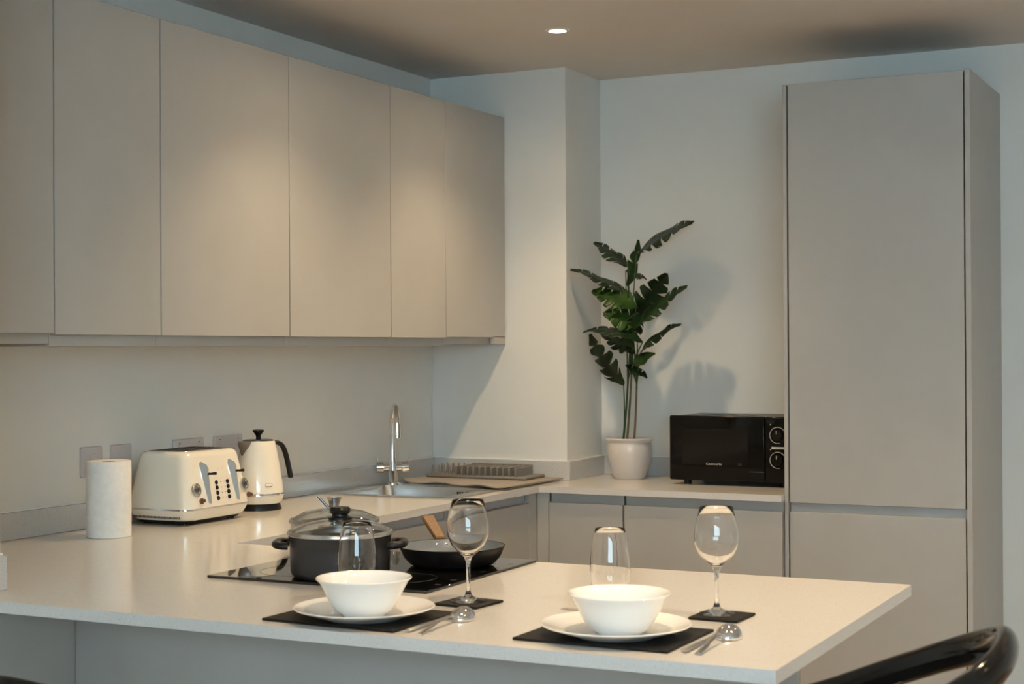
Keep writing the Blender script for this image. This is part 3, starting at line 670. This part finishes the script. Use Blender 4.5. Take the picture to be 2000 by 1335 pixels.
for k in range(4):
    link('top_vent', prism(bmesh.new(), [(1.10 + k * .06, .10), (1.13 + k * .06, .10), (1.16 + k * .06, .19), (1.13 + k * .06, .19)], MZ1 - .0029, MZ1 - .0025), 'gap', t, True)
for x in (MX0 + .05, MX1 - .05):
    for y in (MYF + .06, MYB - .05): link('foot', L([(0, 0), (.014, 0), (.016, MZ0 + .005 - ZW), (0, MZ0 + .005 - ZW)], 20, (x, y, ZW)), 'black', t, True)

# ------------------------------------------------------------------ potted plant
PX, PY = .784, .172
pot = thing('plant_pot', 'round pale ceramic plant pot holding the leafy plant beside the microwave', 'plant pot', (PX, PY, ZW))
link('vessel', L([(0, 0), (.058, 0), (.061, .003), (.071, .03), (.083, .070), (.0880, .100), (.0880, .120), (.0855, .134), (.0835, .142), (.0885, .148), (.0925, .153), (.0915, .157), (.086, .158), (.083, .150), (.083, .13), (0, .13)], 72), 'ceramic', pot)
plant = thing('potted_plant', 'tall artificial split-leaf plant with dark green leaves in the pale pot', 'plant', (PX, PY, ZW + .131))
link('soil', L([(.0825, 0), (.0815, .012), (.05, .016), (0, .017)], 40), 'soil', plant)
def leaf(base, tip, nrm, width, droop=.05, lobes=6, m='leaf', cut=.55, fold=.12):
    lobes = max(3, lobes - 1); rnd = random.Random(int(Vector(base).x * 1e5) % 997)
    cuts = [cut * rnd.choice((.45, .9, 1.4)) for _ in range(2 * lobes)]
    P0, P1 = Vector(base), Vector(tip); ax = P1 - P0; Ln = ax.length; a = ax.normalized()
    n = Vector(nrm); n = (n - a * n.dot(a)).normalized(); s = a.cross(n)
    def mid(t): return P0 + a * (Ln * t) + n * (droop * Ln * 4 * t * (1 - t) * .5)
    def hw(t): return width / 2 * (math.sin(math.pi * min(1, t * .98 + .02) ** .62) ** .7)
    bm = bmesh.new(); NU = 5
    for sg in (-1, 1):
        for i in range(lobes):
            t0, t1 = i / lobes, (i + 1) / lobes
            strip = []
            for k in range(4):
                row = []
                for j in range(NU + 1):
                    u = j / NU
                    g = cuts[i + (lobes if sg > 0 else 0)] * max(0, u - .35) / .65 * .5
                    if i == lobes - 1: g *= .3
                    tt = t0 + (t1 - t0) * (g * .4 + (1 - g) * k / 3)
                    tc = min(.999, tt + .16 * u * u * (1 - tt))
                    wv = hw(max(.02, min(tt, .97))) * (1 - .045 * abs(k - 1.5) * u)
                    p = mid(tc) + s * (sg * wv * u) + n * (fold * wv * u - .35 * wv * u * u * fold * 4 + .006 * math.sin(9 * tt + 3 * sg + u * 4) * u)
                    row.append(bm.verts.new(p))
                strip.append(row)
            for A, Bq in zip(strip, strip[1:]):
                for j in range(NU):
                    bm.faces.new((A[j], A[j + 1], Bq[j + 1], Bq[j]))
    bmesh.ops.remove_doubles(bm, verts=bm.verts[:], dist=.0004)
    for v in bm.verts:       # keep the foliage clear of the walls
        v.co.y = min(v.co.y, D - .012)
        if v.co.y > -.01: v.co.x = max(v.co.x, XC + .010)
    o = link('leaf', bm, m, plant, True, smooth=60)
    md = o.modifiers.new('thick', 'SOLIDIFY'); md.thickness = .0009
    link('midrib', T([mid(t) - n * .0008 for t in (0, .25, .5, .75, .97)], [.0022, .0019, .0015, .001, .0005], 6), 'stem', o, True) if False else None
    return o
def PXY(u, v, y): return aty(u, v, y)
CV = (CAM - Vector((PX, PY, 1.5))).normalized()
LV = (Vector((.86, -.645, 2.5)) - Vector((PX, PY, 1.7))).normalized()
UPN = Vector((0, -.15, 1))
leaves = [  # base px, y ; tip px, y ; normal ; width ; droop ; lobes ; material ; cut
    ((1243, 497), .13, (1355, 433), .10, LV + Vector((-.15, .1, .5)), .20, .10, 7, 'leaf', .7),
    ((1226, 520), .13, (1160, 473), .10, LV + Vector((.4, .3, .6)), .13, .05, 6, 'leaf', .6),
    ((1226, 560), .12, (1247, 468), .16, Vector((1, -.25, .25)), .07, .05, 5, 'leaf2', .5),
    ((1236, 582), .10, (1114, 526), .002, LV + Vector((.25, .4, .7)), .14, .12, 7, 'leaf', .6),
    ((1242, 600), .04, (1156, 568), .02, CV + Vector((.1, 0, 1.0)), .13, .14, 6, 'leaf2', .7),
    ((1243, 632), .07, (1178, 612), -.01, CV + Vector((.3, 0, .7)), .12, .16, 5, 'leaf2', .8),
    ((1238, 622), .14, (1303, 533), .15, CV + Vector((.8, .1, .15)), .13, .06, 6, 'leaf', 1.0),
    ((1238, 640), .06, (1343, 558), .05, CV + Vector((.05, .2, 1.7)), .17, .08, 7, 'leaf', .9),
    ((1247, 694), .05, (1330, 633), .04, CV + Vector((.1, .2, 2.0)), .13, .18, 6, 'leaf', .35),
    ((1255, 668), .02, (1140, 648), .03, CV + Vector((.0, .2, 2.2)), .12, .22, 6, 'leaf', .4),
    ((1218, 752), .09, (1152, 652), .03, CV + Vector((-.9, .2, .2)), .13, .12, 6, 'leaf', 1.0),
    ((1240, 690), .10, (1176, 655), .12, CV + Vector((.2, .1, 1.4)), .09, .10, 5, 'leaf', .7),
    ((1222, 528), .17, (1262, 546), .22, LV + Vector((0, .3, .5)), .10, .10, 5, 'leaf', .5),
    ((1236, 712), .08, (1280, 690), .02, CV + Vector((-.1, .1, .3)), .05, .20, 4, 'leaf2', .2),
    ((1222, 712), .10, (1264, 738), .11, CV + Vector((0, .1, 1)), .05, .12, 4, 'leaf', .5),
    ((1246, 610), .05, (1212, 690), .06, CV + Vector((.8, 0, .3)), .10, .10, 6, 'leaf', 1.0),
]
bases = []
for (bp, by, tp, tyy, n, w_, dr_, lb, m_, cu_) in leaves:
    b_, e_ = PXY(*bp, by), PXY(*tp, tyy); leaf(b_, e_, n, w_, dr_, lb, m_, cu_); bases.append(b_)
roots = [(-.022, -.010), (-.004, -.016), (.022, -.006)]
canes = []
for k, (rx, ry) in enumerate(roots):
    top = PXY(*[(1228, 720), (1235, 700), (1244, 735)][k], .12 + .01 * k)
    g0 = Vector((PX + rx, PY + ry, ZW + .14))
    pts = spline([g0, g0.lerp(top, .5) + Vector((.002, 0, 0)), top], 6)
    link('cane', T(pts, [.0048 - .0012 * i / len(pts) for i in range(len(pts))], 10), 'cane' if k else 'stem', plant, True)
    canes.append((g0, top))
for k, b_ in enumerate(bases):
    g0, top = canes[k % 3]
    if k == 10: st = PXY(1219, 850, .16)
    else: st = g0.lerp(top, .80 + .05 * (k % 4))
    pts = spline([st, st.lerp(b_, .55) + Vector((.002 * (k % 3), 0, .012)), b_], 6)
    link('petiole', T(pts, [.0030 - .0010 * i / len(pts) for i in range(len(pts))], 8), 'stem', plant, True)

# ------------------------------------------------------------------ bar stools
def stool(label, loc, rz, ztop):
    """local frame: the sitter faces +x, the back rail's apex is at -x; ztop is the top of the rail"""
    t = thing('bar_stool', label, 'stool', loc, rz, 'glossy black bar stools')
    zs = ztop - .218                        # seat level
    bm = bmesh.new(); NA, NR = 64, 9; rings = []
    for j in range(NR + 1):
        f_ = j / NR; ring = []
        for k in range(NA):
            th = 2 * math.pi * k / NA; back = max(0, -math.cos(th)) ** 1.2
            rx = .205 * f_; x = rx * math.cos(th) * (1.02 if math.cos(th) > 0 else 1.08); y = .205 * f_ * math.sin(th)
            lip = max(0, (f_ - .62) / .38) ** 2
            z = zs + .018 * f_ ** 2 + lip * (.045 * back + .018 * abs(math.sin(th)) ** 2 - .030 * max(0, math.cos(th)))
            ring.append(bm.verts.new((x, y, z)))
            if j == 0: break
        rings.append(ring)
    for a, b in zip(rings, rings[1:]):
        for k in range(NA):
            j = (k + 1) % NA
            bm.faces.new((a[0], b[k], b[j])) if len(a) == 1 else bm.faces.new((a[k], b[k], b[j], a[j]))
    so = link('seat', bm, 'gloss', t); md = so.modifiers.new('thick', 'SOLIDIFY'); md.thickness = .022; md.offset = -1
    sb = so.modifiers.new('soft', 'SUBSURF'); sb.levels = 1; sb.render_levels = 1
    pts, rad = [], []
    for k in range(49):
        a = math.radians(78 + 204 * k / 48); e = abs(k - 24) / 24          # e: 0 at the apex, 1 at the arm ends
        z = ztop - .042 - .150 * e ** 1.5
        r = .232 + .018 * (1 - e)
        ca, sa = math.cos(a), math.sin(a)
        pts.append((r * math.copysign(abs(ca) ** .88, ca) * 1.05, r * math.copysign(abs(sa) ** .88, sa) * .93, z))
        rad.append((.027 - .005 * min(1, e * 2), .0165 - .003 * e))
    ups = (0, 0, 1)
    link('back_rail', T(pts, rad, 20, upv=ups), 'gloss', t)
    link('gas_column', L([(0, .02), (.03, .02), (.03, .30), (.0225, .301), (.0225, zs - .035), (.06, zs - .030), (.06, zs - .024), (0, zs - .024)], 32), 'chrome', t)
    fr = [(.15 * math.cos(a) + .03, .15 * math.sin(a), .30) for a in [math.radians(-115 + 230 * k / 30) for k in range(31)]]
    link('foot_rest', T([(0, -.02, .30)] + fr + [(0, .02, .30)], .011, 12), 'chrome', t)
    link('base_plate', L([(0, 0), (.205, 0), (.206, .004), (.19, .010), (.06, .020), (.03, .03), (0, .03)], 56), 'chrome', t)
    return t
stool('glossy black bar stool with open ring back, beyond the free end of the peninsula', (2.49, -3.36, 0), math.radians(190), 1.050)
stool('glossy black bar stool with rounded back, in front of the pier end of the peninsula', (1.20, -3.36, 0), math.radians(95), .912)
bpy.context.view_layer.update()
